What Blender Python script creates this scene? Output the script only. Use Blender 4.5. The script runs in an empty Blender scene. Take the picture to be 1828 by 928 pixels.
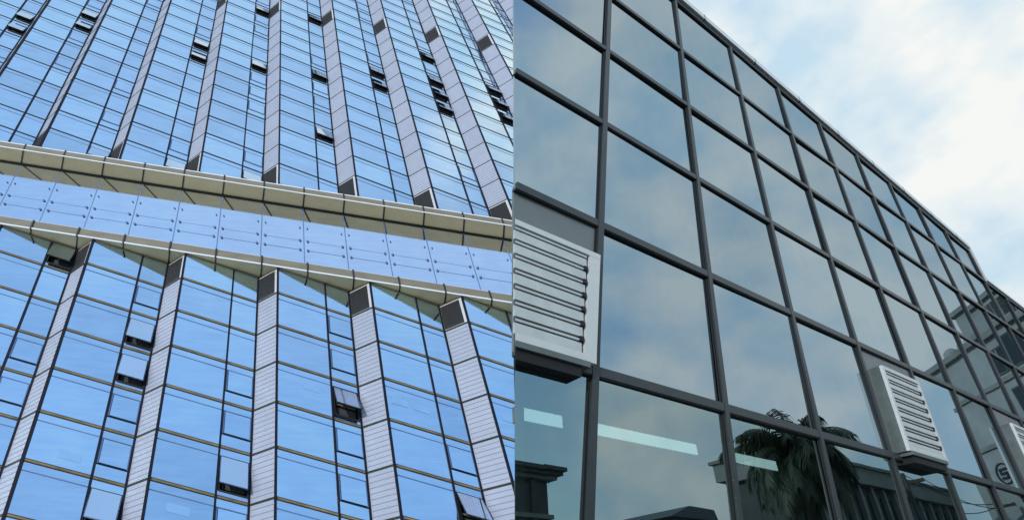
import bpy, bmesh, math, random
from mathutils import Vector, Matrix
random.seed(7)
R = math.radians
sc = bpy.context.scene
col = sc.collection

# ------------------------------------------------------------------ camera, world, sun, exposure
cd = bpy.data.cameras.new('camera'); cam = bpy.data.objects.new('camera', cd); col.objects.link(cam); sc.camera = cam
cd.sensor_width = 36.0; cd.lens = 36.0*1000/1828; cd.clip_start = 0.05; cd.clip_end = 3000
cam.matrix_world = Matrix(((0.80591, -0.30319, -0.50852, 0), (-0.59115, -0.4593, -0.66301, 0), (-0.03255, 0.83494, -0.54938, 1.6), (0, 0, 0, 1)))

SUN = Vector((-.80, -.50, .36)).normalized()
world = bpy.data.worlds.new('World'); sc.world = world; world.use_nodes = True
nt = world.node_tree; nt.nodes.clear()
def N(t, typ, **kw):
    n = t.nodes.new(typ)
    for k, v in kw.items():
        if k in ('inp',):
            for a, b in v.items(): n.inputs[a].default_value = b
        else: setattr(n, k, v)
    return n
sky = N(nt, 'ShaderNodeTexSky', sky_type='NISHITA', sun_disc=False, sun_elevation=math.asin(SUN.z), sun_rotation=math.atan2(SUN.x, SUN.y), air_density=1.0, dust_density=0.6, ozone_density=2.0)
tc = N(nt, 'ShaderNodeTexCoord')
nz = N(nt, 'ShaderNodeTexNoise', inp={'Scale': 4.2, 'Detail': 5.0, 'Roughness': .48, 'Distortion': .3})
mp = N(nt, 'ShaderNodeMapping', inp={'Scale': (1, 1, 1.5), 'Location': (3.1, .7, 0)})
nt.links.new(tc.outputs['Generated'], mp.inputs[0]); nt.links.new(mp.outputs[0], nz.inputs[0])
# cloud bank covers the part of the sky towards +X; the sky towards -X is clear
dot = N(nt, 'ShaderNodeVectorMath', operation='DOT_PRODUCT'); dot.inputs[1].default_value = Vector((.80, .70, .10))
nt.links.new(tc.outputs['Generated'], dot.inputs[0])
mr = N(nt, 'ShaderNodeMapRange', interpolation_type='SMOOTHSTEP', inp={'From Min': -.38, 'From Max': .42, 'To Min': -.35, 'To Max': .42})
nt.links.new(dot.outputs['Value'], mr.inputs[0])
ad = N(nt, 'ShaderNodeMath', operation='ADD'); nt.links.new(nz.outputs[0], ad.inputs[0]); nt.links.new(mr.outputs[0], ad.inputs[1])
cm = N(nt, 'ShaderNodeMapRange', interpolation_type='SMOOTHSTEP', inp={'From Min': .38, 'From Max': .68})
nt.links.new(ad.outputs[0], cm.inputs[0])
# cloud colour: soft grey to cream white
nz2 = N(nt, 'ShaderNodeTexNoise', inp={'Scale': 6.0, 'Detail': 5.0, 'Roughness': .5})
mp2 = N(nt, 'ShaderNodeMapping', inp={'Scale': (1, 1, 1.5), 'Location': (1.3, 5.2, 2.0)})
nt.links.new(tc.outputs['Generated'], mp2.inputs[0]); nt.links.new(mp2.outputs[0], nz2.inputs[0])
cr = N(nt, 'ShaderNodeValToRGB'); e = cr.color_ramp.elements
e[0].position = .36; e[0].color = (5.5, 7.35, 8.7, 1); e[1].position = .62; e[1].color = (9.15, 9.35, 9.15, 1)
nt.links.new(nz2.outputs[0], cr.inputs[0])
hz = N(nt, 'ShaderNodeMixRGB', blend_type='MULTIPLY', inp={'Fac': 1.0, 'Color2': (1.55, 1.75, 1.85, 1)})
nt.links.new(sky.outputs[0], hz.inputs[1])
mx = N(nt, 'ShaderNodeMixRGB'); nt.links.new(cm.outputs[0], mx.inputs[0]); 
# clear sky: thin bright haze thickening towards the zenith over the blue
sx = N(nt, 'ShaderNodeSeparateXYZ'); nt.links.new(tc.outputs['Generated'], sx.inputs[0])
hr = N(nt, 'ShaderNodeValToRGB'); h = hr.color_ramp.elements
h[0].position = .15; h[0].color = (5.4, 7.9, 8.3, 1); h[1].position = 1.0; h[1].color = (5.6, 7.7, 10.3, 1)
q_ = hr.color_ramp.elements.new(.7); q_.color = (3.4, 5.7, 9.1, 1)
q_ = hr.color_ramp.elements.new(.5); q_.color = (3.2, 5.4, 8.7, 1)
nt.links.new(sx.outputs[2], hr.inputs[0])
hm = N(nt, 'ShaderNodeMixRGB', inp={'Fac': .8}); nt.links.new(hz.outputs[0], hm.inputs[1]); nt.links.new(hr.outputs[0], hm.inputs[2])
nt.links.new(hm.outputs[0], mx.inputs[1]); nt.links.new(cr.outputs[0], mx.inputs[2])
bg = N(nt, 'ShaderNodeBackground', inp={'Strength': .1}); ow = N(nt, 'ShaderNodeOutputWorld')
nt.links.new(mx.outputs[0], bg.inputs[0]); nt.links.new(bg.outputs[0], ow.inputs[0])

sl = bpy.data.lights.new('sun', 'SUN'); sl.energy = 2.1; sl.angle = R(2); sl.color = (1, .95, .88)
so = bpy.data.objects.new('sun', sl); col.objects.link(so); so.rotation_euler = SUN.to_track_quat('Z', 'Y').to_euler()
sc.view_settings.view_transform = 'Standard'; sc.view_settings.look = 'None'; sc.view_settings.exposure = 0; sc.view_settings.gamma = 1
sc.render.engine = 'CYCLES'

# ------------------------------------------------------------------ materials
def mat(name, color, rough=.6, metal=0, noise=.08, scale=3, bump=0, obj_rand=0, spec=None):
    m = bpy.data.materials.new(name); m.use_nodes = True; t = m.node_tree; b = t.nodes['Principled BSDF']
    b.inputs['Roughness'].default_value = rough; b.inputs['Metallic'].default_value = metal
    if spec is not None: b.inputs['Specular IOR Level'].default_value = spec
    c = N(t, 'ShaderNodeTexCoord'); n = N(t, 'ShaderNodeTexNoise', inp={'Scale': scale, 'Detail': 5.0, 'Roughness': .6})
    t.links.new(c.outputs['Object'], n.inputs[0])
    r = N(t, 'ShaderNodeMapRange', inp={'From Min': .3, 'From Max': .7, 'To Min': 1-noise, 'To Max': 1+noise})
    t.links.new(n.outputs[0], r.inputs[0])
    v = N(t, 'ShaderNodeVectorMath', operation='SCALE'); v.inputs[0].default_value = color[:3]
    last = r.outputs[0]
    if obj_rand:
        oi = N(t, 'ShaderNodeObjectInfo'); q = N(t, 'ShaderNodeMapRange', inp={'To Min': 1-obj_rand, 'To Max': 1+obj_rand}); t.links.new(oi.outputs['Random'], q.inputs[0])
        mu = N(t, 'ShaderNodeMath', operation='MULTIPLY'); t.links.new(last, mu.inputs[0]); t.links.new(q.outputs[0], mu.inputs[1]); last = mu.outputs[0]
    t.links.new(last, v.inputs['Scale']); t.links.new(v.outputs[0], b.inputs['Base Color'])
    if bump:
        bn = N(t, 'ShaderNodeBump', inp={'Strength': bump, 'Distance': .02}); t.links.new(n.outputs[0], bn.inputs['Height']); t.links.new(bn.outputs[0], b.inputs['Normal'])
    return m
M = {}
M['blue'] = mat('blue_coated_glass', (.65, .81, .96), .05, 1, .05, .35, 0, .10)
M['screen'] = mat('pale_blue_glass', (.86, .90, .99), .06, 1, .04, .5, 0, .02)
M['pale_patch'] = mat('interior_light_patch', (.68, .85, .98), .08, 1, .05, 1)
M['blue_pale'] = mat('tilted_sash_glass', (.60, .72, .87), .08, 1, .03, .5, 0, .04)
M['navy'] = mat('dark_navy_aluminium', (.006, .008, .02), .6, 0, .1, 2, spec=.2)
M['bronze'] = mat('bronze_aluminium', (.24, .165, .085), .55, 0, .4, .8, spec=.25)
M['bandedge'] = mat('dark_green_gasket', (.035, .042, .032), .6, 0, .2, 2, spec=.2)
M['groove'] = mat('panel_joint', (.20, .21, .27), .6)
M['panel'] = mat('lilac_grey_cladding', (.42, .45, .57), .5, .1, .05, .6, 0, .04)
M['louvre_dark'] = mat('dark_louvre_mesh', (.022, .022, .024), .8, 0, .15, 6)
M['frame_lt'] = mat('light_louvre_frame', (.62, .62, .66), .45, 0, .06)
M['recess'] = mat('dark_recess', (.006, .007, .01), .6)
M['blind'] = mat('interior_blind', (.05, .055, .06), .7, 0, .5, 4)
M['olive'] = mat('beige_soffit_panel', (.66, .56, .345), .5, 0, .06, .4, 0, .03)
M['fascia'] = mat('taupe_fascia', (.20, .175, .13), .55, 0, .12, .7)
M['white'] = mat('white_edge_trim', (.82, .83, .86), .4, 0, .04)
M['joint'] = mat('black_joint', (.012, .012, .012), .6)
M['steel'] = mat('steel_fixing', (.10, .16, .32), .4, .3)
M['slatline'] = mat('glass_joint', (.10, .17, .36), .4)
M['core'] = mat('tower_core', (.05, .05, .06), .8)
M['mull'] = mat('charcoal_mullion', (.032, .043, .048), .42, .15, .12, 3)
M['mull_dk'] = mat('black_gasket', (.008, .009, .010), .6)
M['cap'] = mat('silver_parapet_cap', (.62, .64, .66), .35, .4, .06)
M['grey'] = mat('grey_spandrel', (.15, .175, .18), .45, 0, .06)
M['boxwhite'] = mat('white_metal_slat', (.50, .54, .54), .42, .15, .10, 5)
M['boxframe'] = mat('white_metal_frame', (.60, .64, .64), .4, 0, .05, 5)
M['boxside'] = mat('weathered_metal_side', (.13, .16, .16), .45, .3, .2, 4)
M['black'] = mat('black_rubber', (.006, .006, .007), .6)
M['inwall'] = mat('dark_interior_wall', (.13, .17, .165), .8)
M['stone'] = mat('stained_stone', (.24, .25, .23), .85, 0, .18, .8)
M['stone_dk'] = mat('dark_render', (.09, .10, .095), .85, 0, .2, .8)  # dark render for walls, cornices, pilasters and poles
M['apt_render'] = mat('pale_apartment_render', (.33, .355, .34), .85, 0, .22, .25)
M['concrete'] = mat('grey_render', (.30, .31, .29), .85, 0, .15, .5)
M['roofing'] = mat('roof_sheet', (.07, .085, .095), .6, 0, .2)
M['window'] = mat('window_glass', (.02, .03, .03), .1)
M['asphalt'] = mat('asphalt', (.05, .05, .05), .9, 0, .2, 4)
M['bark'] = mat('palm_bark', (.10, .08, .06), .9, 0, .3, 6)
M['frond'] = mat('palm_frond', (.045, .07, .035), .55, 0, .3, 4)
M['emblem'] = mat('dark_emblem', (.02, .02, .025), .5)

def streak(mn, amt):
    t = M[mn].node_tree; v = [n for n in t.nodes if n.type == 'VECT_MATH'][0]; src = v.inputs['Scale'].links[0].from_socket
    c = N(t, 'ShaderNodeTexCoord'); mp = N(t, 'ShaderNodeMapping', inp={'Scale': (.35, .35, 3.2), 'Rotation': (.35, .0, 0)}); n = N(t, 'ShaderNodeTexNoise', inp={'Scale': 1.0, 'Detail': 6.0, 'Roughness': .65})
    r = N(t, 'ShaderNodeMapRange', inp={'From Min': .3, 'From Max': .7, 'To Min': 1-amt, 'To Max': 1+amt}); mu = N(t, 'ShaderNodeMath', operation='MULTIPLY')
    t.links.new(c.outputs['Object'], mp.inputs[0]); t.links.new(mp.outputs[0], n.inputs[0]); t.links.new(n.outputs[0], r.inputs[0])
    t.links.new(r.outputs[0], mu.inputs[0]); t.links.new(src, mu.inputs[1]); t.links.new(mu.outputs[0], v.inputs['Scale'])
streak('blue', .07); streak('screen', .05); streak('panel', .04); streak('olive', .05); streak('fascia', .12)
def glass(name, tint, trans, tf):
    m = bpy.data.materials.new(name); m.use_nodes = True; t = m.node_tree; t.nodes.clear()
    g = N(t, 'ShaderNodeBsdfGlossy', inp={'Color': tint, 'Roughness': .0}); tr = N(t, 'ShaderNodeBsdfTransparent', inp={'Color': trans})
    d = N(t, 'ShaderNodeBsdfDiffuse', inp={'Color': (.03, .04, .045, 1)})
    oi = N(t, 'ShaderNodeObjectInfo'); q = N(t, 'ShaderNodeMapRange', inp={'To Min': .94, 'To Max': 1.06}); t.links.new(oi.outputs['Random'], q.inputs[0])
    v = N(t, 'ShaderNodeVectorMath', operation='SCALE'); v.inputs[0].default_value = tint[:3]; t.links.new(q.outputs[0], v.inputs['Scale']); t.links.new(v.outputs[0], g.inputs['Color'])
    # faint dust and water marks low on the panes, a slight roller wave in the glass
    c = N(t, 'ShaderNodeTexCoord'); n = N(t, 'ShaderNodeTexNoise', inp={'Scale': .55, 'Detail': 2.0}); t.links.new(c.outputs['Object'], n.inputs[0])
    bn = N(t, 'ShaderNodeBump', inp={'Strength': .10, 'Distance': .012}); t.links.new(n.outputs[0], bn.inputs['Height']); t.links.new(bn.outputs[0], g.inputs['Normal'])
    a = N(t, 'ShaderNodeMixShader', inp={'Fac': tf}); t.links.new(g.outputs[0], a.inputs[1]); t.links.new(tr.outputs[0], a.inputs[2])
    n2 = N(t, 'ShaderNodeTexNoise', inp={'Scale': 1.5, 'Detail': 6.0}); mp = N(t, 'ShaderNodeMapping', inp={'Scale': (3, 3, .35)})
    t.links.new(c.outputs['Object'], mp.inputs[0]); t.links.new(mp.outputs[0], n2.inputs[0])
    r = N(t, 'ShaderNodeMapRange', inp={'From Min': .45, 'From Max': .8, 'To Min': .015, 'To Max': .05}); t.links.new(n2.outputs[0], r.inputs[0])
    b = N(t, 'ShaderNodeMixShader'); t.links.new(r.outputs[0], b.inputs[0]); t.links.new(a.outputs[0], b.inputs[1]); t.links.new(d.outputs[0], b.inputs[2])
    o = N(t, 'ShaderNodeOutputMaterial'); t.links.new(b.outputs[0], o.inputs[0]); return m
M['rglass'] = glass('tinted_window_glass', (.35, .435, .49, 1), (.2, .25, .25, 1), .0)
M['rglass_low'] = glass('tinted_window_glass_clear', (.41, .53, .56, 1), (.35, .48, .48, 1), .35)
def emit(name, c, s):
    m = bpy.data.materials.new(name); m.use_nodes = True; t = m.node_tree; b = t.nodes['Principled BSDF']
    b.inputs['Emission Color'].default_value = c; b.inputs['Emission Strength'].default_value = s; return m
M['lamp'] = emit('lit_diffuser', (.80, 1, 1, 1), 1.9)

# ------------------------------------------------------------------ mesh helpers
class MB:
    def __init__(s): s.v = []; s.f = []; s.m = []; s.ms = []
    def mi(s, m):
        if m not in s.ms: s.ms.append(m)
        return s.ms.index(m)
    def hexa(s, p, m):   # p: 8 points, bottom ring 0-3, top ring 4-7
        b = len(s.v); s.v += [Vector(q) for q in p]; k = s.mi(m)
        for f in ((0,3,2,1),(4,5,6,7),(0,1,5,4),(1,2,6,5),(2,3,7,6),(3,0,4,7)): s.f.append(tuple(b+i for i in f)); s.m.append(k)
    def poly(s, p, m):
        b = len(s.v); s.v += [Vector(q) for q in p]; s.f.append(tuple(range(b, b+len(p)))); s.m.append(s.mi(m))
    def prism(s, p, off, m):
        b = len(s.v); n = len(p); s.v += [Vector(q) for q in p]+[Vector(q)+off for q in p]; k = s.mi(m)
        s.f.append(tuple(b+i for i in range(n))); s.f.append(tuple(b+n+i for i in reversed(range(n)))); s.m += [k, k]
        for i in range(n): j = (i+1) % n; s.f.append((b+i, b+n+i, b+n+j, b+j)); s.m.append(k)
    def box(s, x0, x1, y0, y1, z0, z1, m):
        s.hexa([(x0,y0,z0),(x1,y0,z0),(x1,y1,z0),(x0,y1,z0),(x0,y0,z1),(x1,y0,z1),(x1,y1,z1),(x0,y1,z1)], m)
    def build(s, name, parent=None):
        o0 = parent
        base = Vector((0,0,0))
        while o0 is not None: base = base + Vector(o0.location); o0 = o0.parent
        me = bpy.data.meshes.new(name); me.from_pydata([tuple(q-base) for q in s.v], [], s.f)
        for m in s.ms: me.materials.append(M[m])
        for p, k in zip(me.polygons, s.m): p.material_index = k
        bm = bmesh.new(); bm.from_mesh(me); bmesh.ops.recalc_face_normals(bm, faces=bm.faces); bm.to_mesh(me); bm.free()
        o = bpy.data.objects.new(name, me); col.objects.link(o); o.parent = parent; return o
def tag(o, label=None, cat=None, group=None, kind=None):
    if label: o['label'] = label
    if cat: o['category'] = cat
    if group: o['group'] = group
    if kind: o['kind'] = kind
    return o
def thing(name, loc, label, cat, group=None):
    o = bpy.data.objects.new(name, None); col.objects.link(o); o.location = loc; return tag(o, label, cat, group)

# ------------------------------------------------------------------ ground
g = MB(); g.box(-900, 900, -900, 900, -1, 0, 'concrete'); tag(g.build('ground'), kind='structure')
g = MB(); g.box(-40, 60, -9.0, 1.2, .0, .004, 'asphalt'); 
for i in range(16): g.box(-40+6.2*i, -37+6.2*i, -4.0, -3.86, .004, .009, 'white')
tag(g.build('road'), kind='structure')
g = MB(); g.box(-40, 60, 1.2, 3.55, 0, .14, 'concrete'); tag(g.build('pavement'), kind='structure')

# ================================================================== LEFT: BLUE SAWTOOTH TOWER
TO = Vector((8.83289, 46.53729, 30.09293)); TE = Vector((7.08896, -4.28399, -1.3195)); TV = Vector((-.34935, .94697, 3.46026))
TW = Vector((-.91121, 2.41199, -.15836)); TN = Vector((-.48271, -.85591, .1855)).normalized()
G = 4.207; MID = .6536
def nrm(a):
    n = a.cross(TV).normalized(); return n if n.dot(TN) > 0 else -n
AP = TE+TW; NP = nrm(AP); AG = TW; NG = nrm(AG); LP_ = AP.length; LG_ = AG.length; LV_ = TV.length
def P(face, k, t, z, d=0):
    a, n = (AP, NP) if face == 'p' else (AG, NG)
    return TO + k*TE + t*a + z*TV + d*n
def fbox(mb, face, k, t0, t1, z0, z1, d0, d1, m):
    mb.hexa([P(face,k,t0,z0,d0),P(face,k,t1,z0,d0),P(face,k,t1,z0,d1),P(face,k,t0,z0,d1),P(face,k,t0,z1,d0),P(face,k,t1,z1,d0),P(face,k,t1,z1,d1),P(face,k,t0,z1,d1)], m)
def Q(k, z, d): return TO + k*TE + z*TV + d*TN
def qbox(mb, k0, k1, z0, z1, d0, d1, m):
    mb.hexa([Q(k0,z0,d0),Q(k1,z0,d0),Q(k1,z0,d1),Q(k0,z0,d1),Q(k0,z1,d0),Q(k1,z1,d0),Q(k1,z1,d1),Q(k0,z1,d1)], m)

Minv = cam.matrix_world.inverted()
def pix(X):
    v = Minv @ X; return (914 - v.x/v.z*1000, 464 + v.y/v.z*1000, -v.z)
tower = thing('office_tower', TO + 0*TE - 8.7*TV, 'tall blue glass tower with sawtooth bays, grey cladding strips and a glazed belt ledge', 'tower')
K0, K1 = -5, 5
ZS, ZF, Z2, ZT = -.18, .10, 2.63, 2.90        # lower soffit, ledge top, upper soffit, top of upper fascia
DG = -1.02; DO = .12; DU = .87                  # glass screen, lower fascia, upper fascia offsets (m)
lower_cells = [(-n-1, -n) for n in range(1, 9)]
cells = []   # (k, z0, z1, kind)
for k in range(K0, K1+1):
    cells.append((k, -1, ZS, 'lt'))
    for a, b in lower_cells: cells.append((k, a, b, 'lo'))
    cells.append((k, G-1, G, 'ub'))
    for n in range(0, 19): cells.append((k, G+n, G+n+1, 'up'))
OPEN = {(-5,7),(-5,6),(-4,8),(-4,7),(-2,7),(-2,6),(-1,6),(-1,11),(0,11),(0,6),(1,7),(1,6),(2,9),(2,7),(2,6),(2,5),(3,7),(3,6),(3,5),(0,2),(-3,-1),(-2,-1),(-1,-1)}
OPEN_LO = {(-3,-1):.3, (-2,-3):.25, (-2,-4):.25, (-2,-7):.30, (-1,-6):.26, (0,-4):.46, (1,-6):.48}
SLIT = {(-3,-1),(-2,-1),(-1,-1)}
CLOSED_LO = {(-2,-2),(-2,-5),(-2,-6),(-1,-5),(-1,-4),(0,-2),(0,-3),(0,-5),(0,-6),(1,-5),(-3,-5),(-3,-4),(-1,-7)}
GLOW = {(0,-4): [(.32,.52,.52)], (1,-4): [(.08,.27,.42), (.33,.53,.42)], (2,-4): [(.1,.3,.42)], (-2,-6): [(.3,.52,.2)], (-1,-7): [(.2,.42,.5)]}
def area(c):
    k, z0, z1, _ = c
    pts = [pix(P('p', k, t, z)) for t in (0, 1) for z in (z0, z1)]
    cx = sum(p[0] for p in pts)/4; cy = sum(p[1] for p in pts)/4
    vis = (-60 < cx < 960) and (-40 < cy < 970) and pts[0][2] > 0
    hidden = cx > 960
    return (0 if not vis else 1) * abs((pts[2][0]-pts[0][0])*(pts[1][1]-pts[0][1])), vis
ranked = sorted(cells, key=lambda c: -area(c)[0])
main = [c for c in ranked[:100] if area(c)[1]]
mainset = set(main)
bulk = {'g': MB(), 'w': MB(), 'n': MB(), 's': MB()}
def up_index(z0): return round(z0-G)
def is_open(c):
    k, z0, z1, kd = c
    if kd in ('up', 'ub') : return (k, up_index(z0)) in OPEN
    if kd == 'lt': return (k, -1) in OPEN_LO
    return (k, int(z0)) in OPEN_LO
for c in cells:
    k, z0, z1, kd = c
    x, y, dep = pix(P('p', k, .5, (z0+z1)/2))
    if x > 1750 or y > 1500: continue
    named = c in mainset
    h = z1-z0; full = 1.0
    zt = z0+1.0                         # nominal floor line above
    # ---- wide glass pane: vision glass, thin transom, spandrel strip
    mb = MB() if named else bulk['w']
    j = [random.uniform(-.012, .012) for _ in range(4)]
    zc = min(zt-.19, z1)
    b = .05
    def pane(mb, t0, t1, za, zb, m, jj):
        pts = [P('p',k,t0,za,jj[0]),P('p',k,t1,za,jj[1]),P('p',k,t1,zb,jj[2]),P('p',k,t0,zb,jj[3])]
        mb.prism(pts, -.05*NP, m)
    pane(mb, .012, MID-.012, z0+.03, zc-.008, 'blue', j)
    if z1 > zt-.19: pane(mb, .012, MID-.012, zc+.008, z1-.03, 'blue', [q*.3 for q in j]); fbox(mb, 'p', k, .01, MID-.01, zc-.009, zc+.009, -.04, .02, 'slatline')
    if (k, int(z0)) in GLOW and kd == 'lo':      # pale plates painted in for interior lights behind the glass
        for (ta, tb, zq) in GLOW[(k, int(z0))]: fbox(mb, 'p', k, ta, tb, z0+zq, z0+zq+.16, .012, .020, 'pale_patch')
    if named: mb.build('wide_pane', tower)
    # ---- narrow column
    if is_open(c):
        big = kd in ('lo', 'lt')
        th = OPEN_LO.get((k, -1 if kd == 'lt' else int(z0)), .36) if big else .20
        ow_ = MB(); a0, a1 = MID+.02, .975
        lo_, hi_ = z0+(.12 if big else .20), zc
        fbox(ow_, 'p', k, a0, a1, lo_, lo_+.03, -.3, .0, 'blue'); pane(ow_, MID+.012, .985, z0+.03, lo_, 'blue_pale', [0]*4)
        if z1 > zc+.02: pane(ow_, MID+.012, .985, zc+.008, z1-.03, 'blue', [0]*4)
        # dark reveal
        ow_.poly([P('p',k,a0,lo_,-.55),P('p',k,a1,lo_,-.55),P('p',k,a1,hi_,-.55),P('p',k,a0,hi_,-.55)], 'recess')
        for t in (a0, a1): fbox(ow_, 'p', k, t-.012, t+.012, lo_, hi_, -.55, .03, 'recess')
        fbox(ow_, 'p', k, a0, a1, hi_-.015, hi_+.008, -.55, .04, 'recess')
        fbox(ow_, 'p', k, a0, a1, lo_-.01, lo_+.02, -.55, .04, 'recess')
        o = ow_.build('open_window', tower)
        i_ = MB()      # the blind and catch seen inside
        fbox(i_, 'p', k, a0+.03, a1-.03, lo_+.10, lo_+.26, -.45, -.40, 'blind'); fbox(i_, 'p', k, a0+.03, a1-.03, lo_+.30, lo_+.33, -.3, -.26, 'bronze')
        i_.build('blind', o)
        s_ = MB(); H_ = (hi_-lo_)*LV_*.90; 
        if not big: H_ *= .93
        hinge0, hinge1 = P('p',k,a0,hi_-.01,.05), P('p',k,a1,hi_-.01,.05)
        down = (-TV.normalized()*math.cos(th) + NP*math.sin(th))*H_; nn = (NP*math.cos(th)+TV.normalized()*math.sin(th))
        s_.prism([hinge0, hinge1, hinge1+down, hinge0+down], -.04*nn, 'blue_pale')
        ed = (hinge1-hinge0).normalized()*.07; dd = down.normalized()*.09
        s_.prism([hinge0+down-dd, hinge1+down-dd, hinge1+down+dd*.2, hinge0+down+dd*.2], -.09*nn, 'navy')
        s_.prism([hinge0, hinge0+ed, hinge0+down+ed, hinge0+down], -.08*nn, 'navy'); s_.prism([hinge1-ed, hinge1, hinge1+down, hinge1+down-ed], -.08*nn, 'navy')
        s_.build('sash', o)
    else:
        mb = MB() if named else bulk['n']
        j = [random.uniform(-.012, .012) for _ in range(4)]
        cl = kd == 'lo' and (k, int(z0)) in CLOSED_LO
        cl = cl or (kd == 'up' and random.random() < .22)
        if cl:
            pane(mb, MID+.035, .965, z0+.31, zc-.02, 'blue', [q+.035 for q in j]); pane(mb, MID+.012, .985, z0+.03, z0+.27, 'blue', [0]*4)
            fbox(mb, 'p', k, MID+.012, .985, z0+.272, z0+.292, -.04, .045, 'navy' if kd == 'lo' else 'slatline')
            for t in (MID+.02, .972): fbox(mb, 'p', k, t-.009, t+.009, z0+.29, zc-.01, -.04, .03, 'slatline')
        else:
            pane(mb, MID+.012, .985, z0+.03, zc-.008, 'blue', j)
        if z1 > zt-.19: pane(mb, MID+.012, .985, zc+.008, z1-.03, 'blue', [q*.3 for q in j]); fbox(mb, 'p', k, MID+.01, .99, zc-.009, zc+.009, -.04, .02, 'slatline')
        if named: mb.build('narrow_pane', tower)
    # ---- grey cladding strip or dark louvre
    mb = MB() if named else bulk['g']
    dark = kd in ('lt', 'ub') or (kd == 'up' and up_index(z0) == 11)
    if dark:
        fbox(mb, 'g', k, .02, .98, z0+.02, z1-.02, -.06, .02, 'frame_lt')
        fbox(mb, 'g', k, .14, .97, z0+.04, z1-.06, .0, .035, 'louvre_dark')
        for q in range(1, 9): zq = z0+.09+(z1-z0-.14)*q/9; fbox(mb, 'g', k, .17, .91, zq-.008, zq+.008, .03, .055, 'recess')
    else:
        fbox(mb, 'g', k, .02, .98, z0+.02, z1-.02, -.06, .02, 'panel')
        for q in range(1, 9): zq = z0+(z1-z0)*q/9; fbox(mb, 'g', k, .05, .95, zq-.007, zq+.007, .01, .026, 'groove')
    if named: mb.build('dark_louvre' if dark else 'cladding_panel', tower)
for key, nm in (('w', 'wide_pane'), ('n', 'narrow_pane'), ('g', 'cladding_panel')):
    if bulk[key].v: tag(bulk[key].build(nm, tower), kind='stuff')
# vertical mullions
def span_boxes(k, fn):
    for za, zb in ((-9, ZS-.005), (G-1.3, G+19)): fn(za, zb)
for k in range(K0, K1+1):
    for nm, face, t0, t1, d0, d1 in (('ridge_mullion', 'p', -.012, .016, -.05, .12), ('mullion', 'p', MID-.012, MID+.012, -.05, .09), ('valley_mullion', 'p', .976, 1.0, -.05, .08)):
        mb = MB()
        span_boxes(k, lambda za, zb: fbox(mb, face, k, t0, t1, za, zb, d0, d1, 'navy'))
        mb.build(nm, tower)
# floor bands: one zigzag band per floor
levels = [-n for n in range(1, 9)] + [G+n for n in range(0, 19)]
for z in levels:
    mb = MB()
    for k in range(K0, K1+1):
        x, y, dep = pix(P('p', k, .5, z))
        lowb = z < 0
        hh = .034 if lowb else .019
        fbox(mb, 'p', k, .012, .98, z-hh*.5, z+hh*.5, -.04, .05, 'bronze' if lowb else 'bandedge'); fbox(mb, 'p', k, .012, .98, z-hh, z-hh*.5-.002, -.04, .045, 'bandedge'); fbox(mb, 'p', k, .012, .98, z+hh*.5+.002, z+hh, -.04, .04, 'bandedge')
        fbox(mb, 'g', k, .0, .98, z-(.022 if lowb else .014), z+(.022 if lowb else .014), -.04, .05, 'bandedge')
    mb.build('floor_band', tower)
# core behind the facets and plinth below
mb = MB(); qbox(mb, K0-.6, K1+.25, ZT, G+19.6, -20, -3.2, 'core'); qbox(mb, K0-.6, K1+.25, -13.5, ZT, -20, -3.2, 'core'); mb.build('core_wall', tower)
mb = MB(); qbox(mb, K0-.6, K1+.25, -13.5, -9.0, -3.2, .1, 'concrete'); mb.build('plinth', tower)
# belt ledge
joints = [j*.5-.17 for j in range(-10, 11)]
gj = [j*.5-.22 for j in range(-10, 11)]
mb = MB(); qbox(mb, K0-.6, K1+.25, ZS, ZS+.05, -3.1, DO, 'olive')
def skew(k): return k+.06-.026*k          # soffit joints fan slightly outwards
def sjoint(mb, ki, ko, z0, z1, di, do, w_):
    mb.hexa([Q(ki-w_,z0,di),Q(ki+w_,z0,di),Q(ko+w_,z0,do),Q(ko-w_,z0,do),Q(ki-w_,z1,di),Q(ki+w_,z1,di),Q(ko+w_,z1,do),Q(ko-w_,z1,do)], 'joint')
for kj in joints: sjoint(mb, kj-1.5*(skew(kj)-kj), kj, ZS-.012, ZS, -2.8, DO, .007)
mb.build('lower_soffit', tower)
mb = MB()
for k in range(K0, K1+1):   # shadow-gap trim where the sawtooth glass meets the soffit
    fbox(mb, 'p', k, .01, .99, ZS-.028, ZS-.004, .0, .05, 'fascia'); fbox(mb, 'g', k, .01, .99, ZS-.028, ZS-.004, .0, .05, 'fascia')
mb.build('soffit_trim', tower)
mb = MB(); qbox(mb, K0-.6, K1+.25, ZS-.012, ZS+.028, DO, DO+.10, 'white'); mb.build('lower_edge_trim', tower)
mb = MB(); qbox(mb, K0-.6, K1+.25, ZS+.05, ZF, DO-.12, DO+.03, 'fascia'); qbox(mb, K0-.6, K1+.25, ZF-.06, ZF, DG-.1, DO-.12, 'fascia'); qbox(mb, K0-.6, K1+.25, ZF, ZF+.012, DO-.05, DO+.03, 'frame_lt')
for kj in joints: qbox(mb, kj-.009, kj+.009, ZS-.02, ZF+.02, DO, DO+.12, 'joint')
mb.build('lower_fascia', tower)
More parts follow.
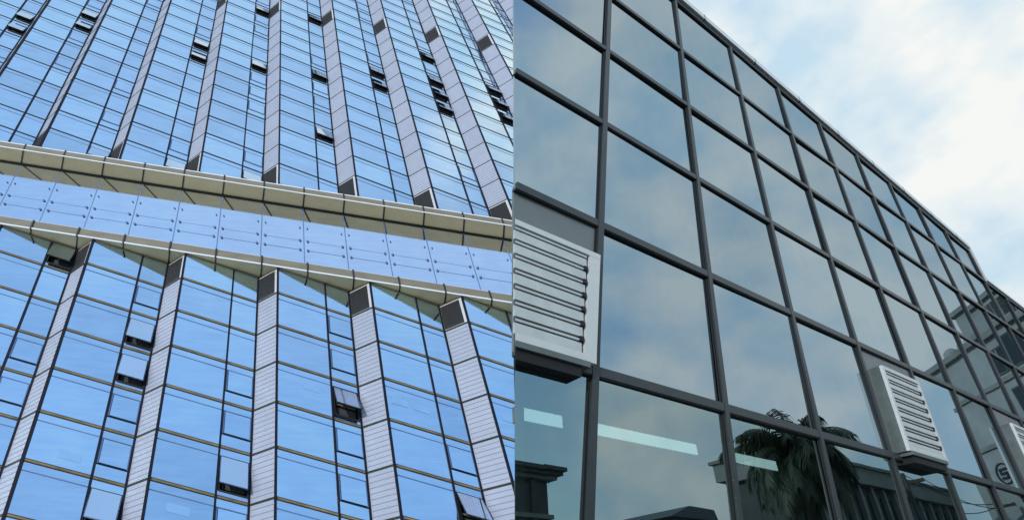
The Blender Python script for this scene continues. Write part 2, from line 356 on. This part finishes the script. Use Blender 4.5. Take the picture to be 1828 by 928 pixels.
for a, b in zip(gj[:-1], gj[1:]):
    mb = MB(); j = [random.uniform(-.006, .006) for _ in range(4)]
    pts = [Q(a+.006, ZF, DG+j[0]), Q(b-.006, ZF, DG+j[1]), Q(b-.006, Z2, DG+j[2]), Q(a+.006, Z2, DG+j[3])]
    mb.prism(pts, -.06*TN, 'screen')
    qbox(mb, a-.006, a+.006, ZF, Z2, DG-.07, DG-.005, 'slatline')
    qbox(mb, a+.05, b-.05, .88-.008, .88+.008, DG-.03, DG+.012, 'slatline'); qbox(mb, a+.05, b-.05, 1.235-.004, 1.235+.004, DG-.03, DG+.012, 'slatline')
    o = mb.build('glass_screen_panel', tower)
    x, y, dep = pix(Q((a+b)/2, 1.3, DG))
    if -60 < x < 960:
        for zz in (.88, 1.235, 1.745):
            for kk in (a+.045, b-.045):
                f = MB(); ring = [Q(kk, zz, DG+.02) + (TE.normalized()*math.cos(q*math.pi/5) + TV.normalized()*math.sin(q*math.pi/5))*(.13 if zz < 1.5 else .08) for q in range(10)]
                f.prism(ring, .08*TN, 'steel'); f.build('fixing', o)
mb = MB()
qbox(mb, K0-.6, K1+.25, Z2, Z2+.05, -3.1, DU, 'olive')
for kj in gj: sjoint(mb, kj, skew(kj), Z2-.012, Z2, DG+.01, DU, .009)
qbox(mb, K0-.6, K1+.25, Z2-.035, Z2, DG-.0, DG+.14, 'joint')
mb.build('upper_soffit', tower)
mb = MB(); qbox(mb, K0-.6, K1+.25, Z2+.05, ZT-.05, DU-.1, DU+.04, 'fascia')
for kj in gj: qbox(mb, skew(kj)-.010, skew(kj)+.010, Z2+.03, ZT+.01, DU, DU+.07, 'joint')
qbox(mb, K0-.6, K1+.25, ZT-.1, ZT-.05, -3.1, DU-.1, 'fascia')
mb.build('upper_fascia', tower)
mb = MB(); qbox(mb, K0-.6, K1+.25, Z2-.008, Z2+.030, DU, DU+.06, 'white'); qbox(mb, K0-.6, K1+.25, ZT-.05, ZT-.015, DU-.12, DU+.05, 'white'); mb.build('upper_edge_trim', tower)

# ================================================================== RIGHT: DARK GLASS OFFICE BUILDING
RO = Vector((5.80717, 3.69423, 13.60911)); RE = Vector((2.09519, 0, 0)); RV = Vector((-.40675, 0, -1.99322))
ZR = [-.1752, 1, 2, 3, 4, 4.983, 6.0, 6.82]; SRW = [.05589, .00584, -.00041, .00115, 0, .00408, 0, 0]
def zrow(i, j):      # j may be fractional
    a = int(math.floor(j)); a = max(0, min(6, a)); f_ = j-a
    z0 = ZR[a]+SRW[a]*i; z1 = ZR[a+1]+SRW[a+1]*i
    return z0+(z1-z0)*f_
def F(i, z, d=0): return RO + i*RE + z*RV + Vector((0, -d, 0))
S0 = (-.893, 2.146); S1 = (-.352, 5.682)     # the slanting left end of this wing (i, z)
def seam(z): return S0[0] + (z-S0[1])*(S1[0]-S0[0])/(S1[1]-S0[1])
bld = thing('office_building', (6.0, 3.69, 0), 'dark tinted glass building with charcoal grid, white louvred boxes and stepped roofline', 'building')
def rbox(mb, i0, i1, za0, za1, zb0, zb1, d0, d1, m):   # left end z from za0 to za1, right end zb0..zb1
    mb.hexa([F(i0,za1,d0),F(i1,zb1,d0),F(i1,zb1,d1),F(i0,za1,d1),F(i0,za0,d0),F(i1,zb0,d0),F(i1,zb0,d1),F(i0,za0,d1)], m)
IE = 15
def toprow(i): return 0 if i < 9 else 1
LOUV = {-1: 4, 3: 4, 6: 4}
for i in range(-2, IE):
    for j in range(toprow(i), 7):
        z00, z10, z01, z11 = zrow(i, j), zrow(i+1, j), zrow(i, j+1), zrow(i+1, j+1)
        if i < 0:
            if seam(z01) > i+1 and seam(z00) > i+1: continue
            if max(seam(z00), seam(z01)) <= i: pl = [(i, z00), (i, z01)]
            else: pl = [(max(i, seam(z00)), z00), (max(i, seam(z01)), z01)]
            if pl[0][0] >= i+1 or pl[1][0] >= i+1: continue
            # heights along slanted cut
            def zi(x, a, b): return a+(b-a)*(x-i)
            pts = [(pl[0][0], zi(pl[0][0], z00, z10)), (i+1, z10), (i+1, z11), (pl[1][0], zi(pl[1][0], z01, z11))]
        else: pts = [(i, z00), (i+1, z10), (i+1, z11), (i, z01)]
        mb = MB(); J = [random.uniform(-.014, .014) for _ in range(4)]
        sp = LOUV.get(i) == j
        mm = 'grey' if sp else ('rglass_low' if j >= 5 else 'rglass')
        # planar pane: tilt from three offsets
        J[3] = J[0]+J[2]-J[1]
        P4 = [F(a, b, d_) for (a, b), d_ in zip(pts, J)]
        if j >= 5 and not sp: mb.poly(P4, mm)
        else: mb.prism(P4, Vector((0, .03, 0)), mm)
        mb.build('spandrel_panel' if sp else 'window_pane', bld)
# mullions
VW = .0185; 
for i in range(-1, IE+1):
    mb = MB(); zt = zrow(i, toprow(i)) if i != 9 else zrow(9, 0)
    za = zt
    if i == -1:
        zc_ = S0[1] + (-1-S0[0])*(S1[1]-S0[1])/(S1[0]-S0[0])
        if zc_ < za: continue
        zb = zc_-.12
    else: zb = 6.82
    w_ = VW if i > 0 else VW*1.15
    mb.hexa([F(i-w_,zb,-.03),F(i+w_,zb,-.03),F(i+w_,zb,.05),F(i-w_,zb,.05),F(i-w_,za,-.03),F(i+w_,za,-.03),F(i+w_,za,.05),F(i-w_,za,.05)], 'mull')
    mb.hexa([F(i-w_-.012,zb,.0),F(i+w_+.012,zb,.0),F(i+w_+.012,zb,.018),F(i-w_-.012,zb,.018),F(i-w_-.012,za,.0),F(i+w_+.012,za,.0),F(i+w_+.012,za,.018),F(i-w_-.012,za,.018)], 'mull_dk')
    mb.build('mullion', bld)
for j in range(0, 7):
    mb = MB()
    ie = 9 if j == 0 else IE
    h_ = .030 if j else .045
    st = None
    for i in range(-2, ie):
        za, zb = zrow(i, j), zrow(i+1, j); i0 = i; 
        s_ = seam(za)
        if i+1 <= s_: continue
        if i < s_: za = za+(zb-za)*(s_-i); i0 = s_
        rbox(mb, i0, i+1, za-h_, za+h_*.7, zb-h_, zb+h_*.7, -.03, .045, 'mull')
        rbox(mb, i0, i+1, za+h_*.72, za+h_*.95, zb+h_*.72, zb+h_*.95, -.02, .035, 'mull_dk')
    mb.build('transom' if j else 'roof_beam', bld)
# parapet caps
mb = MB()
for i in range(-2, 9):
    za, zb = zrow(i, 0), zrow(i+1, 0); i0 = i; s_ = seam(za)
    if i+1 <= s_: continue
    if i < s_: za = za+(zb-za)*(s_-i); i0 = s_
    rbox(mb, i0, i+1+(.03 if i == 8 else 0), za-.16, za-.053, zb-.16, zb-.053, -.6, .10, 'cap')
rbox(mb, 9.03, 9.07, zrow(9, 0)-.16, zrow(9, 1), zrow(9, 0)-.16, zrow(9, 1), -.6, .10, 'cap')
for i in range(9, IE):
    za, zb = zrow(i, 1), zrow(i+1, 1); rbox(mb, i+(.07 if i == 9 else 0), i+1, za-.09, za-.04, zb-.09, zb-.04, -.6, .08, 'cap')
for i in range(0, 9):
    za = zrow(i+.5, 0); rbox(mb, i+.494, i+.506, za-.163, za-.05, za-.163, za-.05, -.3, .103, 'mull_dk')
mb.build('parapet_cap', bld)
# body behind the glass: a wedge-plan shell
BK = Vector((.66, .75, 0))*9
def shell(z_top_fn, i0fn, i1, ztop_j, zbot):
    pass
mb = MB()
front = []
zt0 = zrow(-2, 0)
# upper body polygon in (i,z), set 0.3 m behind the glass, from roof down to ceiling of ground storey
def bp(i, z): return F(i, z, -.30)
zc = 4.66   # ceiling of the lit room (row coordinate)
ztl = ZR[0]+SRW[0]*seam(0.0)
poly = [(seam(-.26)+.14, -.22), (9.0, zrow(9, 0)), (9.0, zrow(9, 1)), (IE, zrow(IE, 1)), (IE, zc), (seam(zc)+.14, zc)]
mb.prism([bp(a, b) for a, b in poly], BK, 'inwall'); mb.build('wall', bld)
# lit ground-floor room
mb = MB()
rp = lambda i, z, y: Vector((RO.x+i*RE.x+z*RV.x, RO.y+y, RO.z+z*RV.z))
zz0 = RO.z+6.75*RV.z
xs = RO.x+seam(5.7)*RE.x+5.7*RV.x
dr = Vector((.60, .80, 0))*8.2
e0, e1 = F(seam(6.8)+.004, 6.8, -.006), F(seam(zc)+.004, zc, -.006)
mb.prism([e0, e1, e1+dr, e0+dr], Vector((.10, 0, 0)), 'inwall')
bx = (e0+dr).x+.1; by = (e0+dr).y
mb.box(bx, 37, by-.1, by, .02, 4.3, 'inwall')
mb.prism([Vector((e0.x+.12, e0.y+.02, .05)), Vector((bx, by-.1, .05)), Vector((37, by-.1, .05)), Vector((37, e0.y+.02, .05))], Vector((0,0,.06)), 'inwall')
mb.prism([Vector((e1.x-.02, e1.y+.02, 4.26)), Vector((bx, by-.1, 4.26)), Vector((37, by-.1, 4.26)), Vector((37, e1.y+.02, 4.26))], Vector((0,0,.05)), 'inwall')
for q in range(5):        # desks and cupboards dimly seen inside
    mb.box(bx+1+q*3.2, bx+2.6+q*3.2, by-1.2, by-.2, .12, .9+.5*(q % 2), 'boxside')
mb.build('ground_storey_shell', bld)
# louvred boxes
def louvre_box(i, j, a0, a1, f0, f1, dp, left_cut=False):
    ctr = MB()
    def z(ii, f_): return zrow(ii, j+f_)
    L0, L1 = i+a0, i+a1
    zs = lambda ii, f_: zrow(ii, j)+(zrow(ii, j+1)-zrow(ii, j))*f_
    def lx(f_, d):      # left end follows the raked end of the wing
        z_ = zs(-.6, f_); return seam(z_)-.34*d+.004
    def bb(mb, x0, x1, fa, fb, d0, d1, m):
        if left_cut and x0 < -.3:
            q = [(f_, d_) for f_ in (fb, fa) for d_ in (d0, d1)]
            G_ = lambda f_, d_: F(lx(f_, d_), zs(lx(f_, d_), f_), d_)
            mb.hexa([G_(fb,d0),F(x1,zs(x1,fb),d0),F(x1,zs(x1,fb),d1),G_(fb,d1),G_(fa,d0),F(x1,zs(x1,fa),d0),F(x1,zs(x1,fa),d1),G_(fa,d1)], m); return
        rbox(mb, x0, x1, zs(x0, fa), zs(x0, fb), zs(x1, fa), zs(x1, fb), d0, d1, m)
    hs = MB(); bb(hs, L0, L1, f0, f1, -.02, dp-.05, 'boxside')
    box = hs.build('louvre_box', bld)
    fr = MB(); tw = .055; 
    bb(fr, L0, L1, f0, f0+.035, dp-.05, dp, 'boxframe'); bb(fr, L0, L1, f1-.04, f1, dp-.05, dp, 'boxframe')
    fw = .075 if left_cut else .035
    bb(fr, L1-fw, L1, f0+.035, f1-.04, dp-.05, dp-.002, 'boxframe')
    if not left_cut: bb(fr, L0, L0+.035, f0+.035, f1-.04, dp-.05, dp-.002, 'boxframe')
    fr.build('frame', box)
    bk = MB(); x0 = L0 if left_cut else L0+.035; bb(bk, x0, L1-fw, f0+.035, f1-.04, dp-.05, dp-.035, 'black'); bk.build('back_plate', box)
    n = 7 if left_cut else 8; H0 = f0+.035; H1 = f1-.04; st = (H1-H0)/n
    for q in range(n):
        s = MB(); a = H0+st*(q+(.36 if left_cut else .46)); b_ = H0+st*(q+1.0)
        x1 = L1-fw-.016 
        # slightly tilted blade, lower edge forward
        xa = lx(b_, dp) if left_cut else x0; xb = lx(a, dp) if left_cut else x0
        s.hexa([F(xa,zs(xa,b_),dp-.034),F(x1,zs(x1,b_),dp-.034),F(x1,zs(x1,b_),dp-.006),F(xa,zs(xa,b_),dp-.006),F(xb,zs(xb,a),dp-.034),F(x1,zs(x1,a),dp-.034),F(x1,zs(x1,a),dp-.018),F(xb,zs(xb,a),dp-.018)], 'boxwhite')
        bb(s, x0, x1, a-(.24 if left_cut else .30)*st, a-(.10 if left_cut else .15)*st, dp-.032, dp-.012, 'boxwhite')
        s.build('slat', box)
        if q < n:
            c_ = MB(); bb(c_, x1-.018, x1+.006, b_-.002, b_+.026, dp-.034, dp+.002, 'black')
            if q < n-1: c_.build('pivot_clip', box)
    bt = MB(); bb(bt, L0+.02, L1-.04, f1, f1+.03, -.02, dp+.01, 'boxside'); bb(bt, L0+.05, L1-.08, f1+.03, f1+.085, -.02, dp-.02, 'black'); bt.build('drip_tray', box)
    return box
b = louvre_box(-1, 4, .2, .965, .285, .985, .13, True); b['label'] = 'large louvred box cut off at the left end of the building'
b = louvre_box(3, 4, .12, .82, .22, .965, .22); b['label'] = 'louvred box beside the reflected palm'
b = louvre_box(6, 4, .16, .95, .22, .955, .22); b['label'] = 'louvred box at the far right'
# ceiling lamps in the ground storey
for (x0, x1, lb) in ((4.0, 4.67, 'lit strip lamp behind the lowest window row, leftmost of three'), (5.1, 7.3, 'long lit strip lamp right of the thick mullion, middle of three'), (8.22, 9.4, 'lit strip lamp partly behind the reflected palm, rightmost of three')):
    t = thing('strip_lamp', (x0, 5.25, 3.82), lb, 'lamp', 'strip lamps hung in the ground storey')
    mb = MB(); mb.box(x0-.02, x1+.02, 5.20, 5.30, 3.64, 3.83, 'boxside'); mb.build('housing', t)
    mb = MB(); mb.box(x0, x1, 5.185, 5.198, 3.66, 3.81, 'lamp'); mb.build('diffuser', t)
    mb = MB()
    for xr in (x0+.1, x1-.1): mb.box(xr-.008, xr+.008, 5.24, 5.256, 3.832, 4.26, 'black')
    mb.build('hanger', t)

# ================================================================== ACROSS THE STREET (seen mirrored in the dark glass)
# stained apartment block
A = Vector((67.1, -10.9, 0)); D = Vector((-9.4, 11.2, 0)).normalized(); NB = Vector((-D.y, D.x, 0)); NB = NB if NB.x < 0 else -NB
apt = thing('apartment_block', A, 'tall stained grey apartment block with cornices and dark windows, mirrored at the right', 'building')
def ab(mb, s0, s1, z0, z1, d0, d1, m):
    p = lambda s, d, z: A + s*D + d*NB + Vector((0, 0, z))
    mb.hexa([p(s0,d0,z0),p(s1,d0,z0),p(s1,d1,z0),p(s0,d1,z0),p(s0,d0,z1),p(s1,d0,z1),p(s1,d1,z1),p(s0,d1,z1)], m)
mb = MB(); ab(mb, 0, 14.5, 0, 21.6, -14, 0, 'apt_render'); mb.build('wall', apt)
mb = MB(); ab(mb, -.3, 14.6, 21.6, 22.1, -14, .5, 'stone'); mb.build('roof_cornice', apt)
mb = MB(); ab(mb, 8.6, 14.5, 22.1, 24.4, -9, .1, 'apt_render'); ab(mb, 8.3, 14.7, 24.4, 24.8, -9, .5, 'stone'); mb.build('penthouse', apt)
for z in (13.4, 17.6):
    mb = MB(); ab(mb, -.15, 14.6, z, z+.35, 0, .22, 'stone'); mb.build('string_course', apt)
for s, z in ((1.0, 22.1), (3.6, 22.1), (5.8, 22.1)):
    mb = MB()
    c0 = A + s*D - 1.2*NB + Vector((0, 0, z)); rr = .8 if s > 2 else .5
    prev = None
    for a in range(5):
        th = a*math.pi/8; ring = [c0 + Vector((math.cos(q*math.pi/6)*rr*math.cos(th), math.sin(q*math.pi/6)*rr*math.cos(th), .5+rr*math.sin(th)*1.1)) for q in range(12)]
        if prev is None: prev = [Vector((v.x, v.y, z)) for v in ring]
        for q in range(12): mb.poly([prev[q], prev[(q+1)%12], ring[(q+1)%12], ring[q]], 'apt_render')
        prev = ring
    mb.build('water_tank', apt)
for s, z, w_, h_ in ((8.5, 18.4, 2.6, 2.2), (11.8, 18.4, 2.3, 2.4), (10.6, 14.4, 2.6, 2.4), (11, 22.4, 2.4, 1.6), (11.4, 9.6, 2.4, 2.4)):
    mb = MB(); ab(mb, s-.15, s+w_+.15, z-.2, z+h_+.15, 0, .08, 'stone_dk'); f = mb.build('window', apt)
    mb = MB(); ab(mb, s, s+w_, z, z+h_, .03, .10, 'window'); ab(mb, s+w_/2-.05, s+w_/2+.05, z, z+h_, .1, .14, 'stone'); mb.build('pane', f)
# round emblem on the blank wall
def emb(mb, pts, w_, m='emblem'):
    for (a, b), (c, d) in zip(pts[:-1], pts[1:]):
        L_ = math.hypot(c-a, d-b); nx, ny = -(d-b)/L_*w_, (c-a)/L_*w_; ex, ey = (c-a)/L_*w_, (d-b)/L_*w_
        p = lambda s, z: A + s*D + .06*NB + Vector((0, 0, z))
        mb.prism([p(a-ex+nx, b-ey+ny), p(c+ex+nx, d+ey+ny), p(c+ex-nx, d+ey-ny), p(a-ex-nx, b-ey-ny)], .05*NB, m)
mb = MB(); cs, cz = 5.4, 11.4
EMB = (cs, cz)
ring = [(cs+0.8*math.cos(q*math.pi/12), cz+0.8*math.sin(q*math.pi/12)) for q in range(25)]
emb(mb, ring, .05)
emb(mb, [(cs+.38, cz+.34), (cs-.3, cz+.34), (cs-.3, cz+.01), (cs+.3, cz+.01), (cs+.3, cz-.34), (cs-.38, cz-.34)], .09)
mb.build('emblem', apt)

# low hall with a row of tall windows
HX = 34.5
hall = thing('low_hall', (46, -12, 0), 'low flat-roofed hall with a pale fascia and tall windows, mirrored behind the palm', 'building')
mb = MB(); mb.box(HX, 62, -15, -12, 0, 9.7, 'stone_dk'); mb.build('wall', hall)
mb = MB(); mb.box(HX-.4, 62.4, -15.4, -11.4, 9.1, 10.2, 'concrete'); mb.box(HX-.6, 62.6, -15.6, -11.2, 10.2, 10.4, 'stone'); mb.build('roof', hall)
for q in range(15):
    x0 = HX+1+q*1.75
    mb = MB(); mb.box(x0, x0+1.2, -12.0, -11.95, 3.2, 8.5, 'window'); mb.build('window', hall)
    mb = MB(); mb.box(x0+1.35, x0+1.65, -12, -11.7, 0, 9.08, 'concrete'); mb.build('pilaster', hall)

# old corner house with classical cornice
old = thing('old_house', (18, -22, 0), 'old dark stone house with a heavy cornice and arched window, mirrored at bottom left', 'building')
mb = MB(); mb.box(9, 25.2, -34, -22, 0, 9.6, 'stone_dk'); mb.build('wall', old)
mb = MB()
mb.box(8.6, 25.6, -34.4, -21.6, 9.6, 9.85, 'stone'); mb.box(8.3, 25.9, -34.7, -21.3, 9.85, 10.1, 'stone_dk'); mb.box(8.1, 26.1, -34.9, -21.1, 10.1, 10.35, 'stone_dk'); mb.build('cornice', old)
mb = MB(); mb.box(8.8, 25.45, -34.2, -21.75, 7.3, 7.55, 'stone'); mb.build('string_course', old)
for x0 in (12, 17.4, 21.6):
    mb = MB(); pts = [(x0-.8, 7.7), (x0+.8, 7.7)] + [(x0+.8*math.cos(a*math.pi/8), 8.5+.8*math.sin(a*math.pi/8)) for a in range(9)]
    mb.prism([Vector((a, -22.02, b)) for a, b in pts], Vector((0, .1, 0)), 'stone'); f = mb.build('window', old)
    mb = MB(); mb.prism([Vector((x0+(a-x0)*.8, -21.93, 8.3+(b-8.3)*.8)) for a, b in pts], Vector((0, .05, 0)), 'window'); mb.build('pane', f)
for x0 in (14.7, 19.5, 24.0):
    mb = MB(); mb.box(x0-.25, x0+.25, -22, -21.8, 0, 9.6, 'stone_dk'); mb.build('pilaster', old)
# small gabled house
gh = thing('gabled_house', (50, -34, 0), 'small house with a dark sloping roof, mirrored low between the old house and the palm', 'house')
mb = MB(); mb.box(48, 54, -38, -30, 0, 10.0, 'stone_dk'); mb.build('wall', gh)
mb = MB(); mb.prism([Vector((47.0, -29.6, 10.0)), Vector((50.0, -29.6, 11.1)), Vector((54.0, -29.6, 11.0)), Vector((54.4, -29.6, 10.0))], Vector((0, -8.8, 0)), 'roofing'); mb.build('roof', gh)
# ---- palm
PC = Vector((31.6, -9.0, 9.0))
palm = thing('palm_tree', (33.0, -9.0, 0), 'large palm with drooping feathery fronds, mirrored in the lower middle windows', 'palm tree')
mb = MB(); prev = None
for a in range(13):
    z = a*8.9/12; r_ = .34-.10*a/12+(.03 if a % 2 else 0); cx = .25*math.sin(a*.3)
    ring = [Vector((31.6+cx-.25*math.sin(3.6)+r_*math.cos(q*math.pi/5), -9+r_*math.sin(q*math.pi/5), z)) for q in range(10)]
    if prev:
        for q in range(10): mb.poly([prev[q], prev[(q+1)%10], ring[(q+1)%10], ring[q]], 'bark')
    prev = ring
mb.build('trunk', palm)
rnd = random.Random(3)
for q in range(64):
    az = q*2.39996; el = [1.25, .9, .6, .3, .0, -.35][q % 6] + rnd.uniform(-.15, .15); L_ = rnd.uniform(3.2, 4.5)
    if el < -.2: L_ *= .75
    mb = MB(); d = Vector((math.cos(az), math.sin(az), 0)); p = PC.copy(); ang = el; steps = 16; pts = []
    for s in range(steps+1):
        pts.append(p.copy()); p = p + (d*math.cos(ang)+Vector((0,0,1))*math.sin(ang))*L_/steps
        ang -= (.115+.07*s/steps)*(1.0 if el < .9 else .8); ang = max(ang, -1.5)
    side = Vector((-d.y, d.x, 0))
    for s in range(steps):
        a, b_ = pts[s], pts[s+1]; w_ = .05*(1-s/steps)+.012
        mb.poly([a-side*w_, a+side*w_, b_+side*w_*.9, b_-side*w_*.9], 'bark')
        if s < 2: continue
        for u_ in range(3):
            base = a.lerp(b_, u_/3)
            for sg in (-1, 1):
                ll = (1.15*math.sin(math.pi*min(1, (s+2)/(steps+2)))**.6+.15)*rnd.uniform(.75, 1.1)
                fw = (b_-a).normalized(); out = (side*sg*.75+fw*.55+Vector((0,0,-rnd.uniform(.25, .8)))).normalized()
                m_ = base+out*ll*.5; tip = base+out*ll*.85+Vector((0,0,-ll*rnd.uniform(.25, .5))); ww = fw*.05
                mb.poly([base-ww*.6, base+ww*.6, m_+ww, m_-ww], 'frond'); mb.poly([m_-ww, m_+ww, tip], 'frond')
    mb.build('frond', palm)
# ---- overhead cables between two poles in front of the apartment block
for (x, y, lb) in ((44, -8.4, 'thin utility pole with crossarm beside the palm, mirrored low right'), (62, -7.6, 'thin utility pole with crossarm in front of the apartment block, mirrored at far right')):
    t = thing('utility_pole', (x, y, 0), lb, 'utility pole', 'utility poles along the street')
    mb = MB(); mb.box(x-.12, x+.12, y-.12, y+.12, 0, 9.4, 'stone_dk'); mb.build('pole', t)
    mb = MB(); mb.box(x-.08, x+.08, y-1.1, y+1.1, 8.7, 8.9, 'bark'); mb.build('crossarm', t)
for dy, dz, lb in ((-1.0, 8.95, 'overhead cable nearest the apartment block'), (0, 9.4, 'overhead cable running over the pole tops'), (1.0, 8.95, 'overhead cable nearest the glass building')):
    mb = MB(); a = Vector((44, -8.4+dy, dz)); b_ = Vector((62, -7.6+dy, dz)); pr = None
    for s in range(17):
        f_ = s/16; c_ = a.lerp(b_, f_)+Vector((0, 0, -1.1*4*f_*(1-f_)))
        ring = [c_+Vector((0, .03*math.cos(q*math.pi/2), .03*math.sin(q*math.pi/2))) for q in range(4)]
        if pr:
            for q in range(4): mb.poly([pr[q], pr[(q+1)%4], ring[(q+1)%4], ring[q]], 'black')
        pr = ring
    tag(mb.build('cable'), lb, 'cable', 'cables between the utility poles')
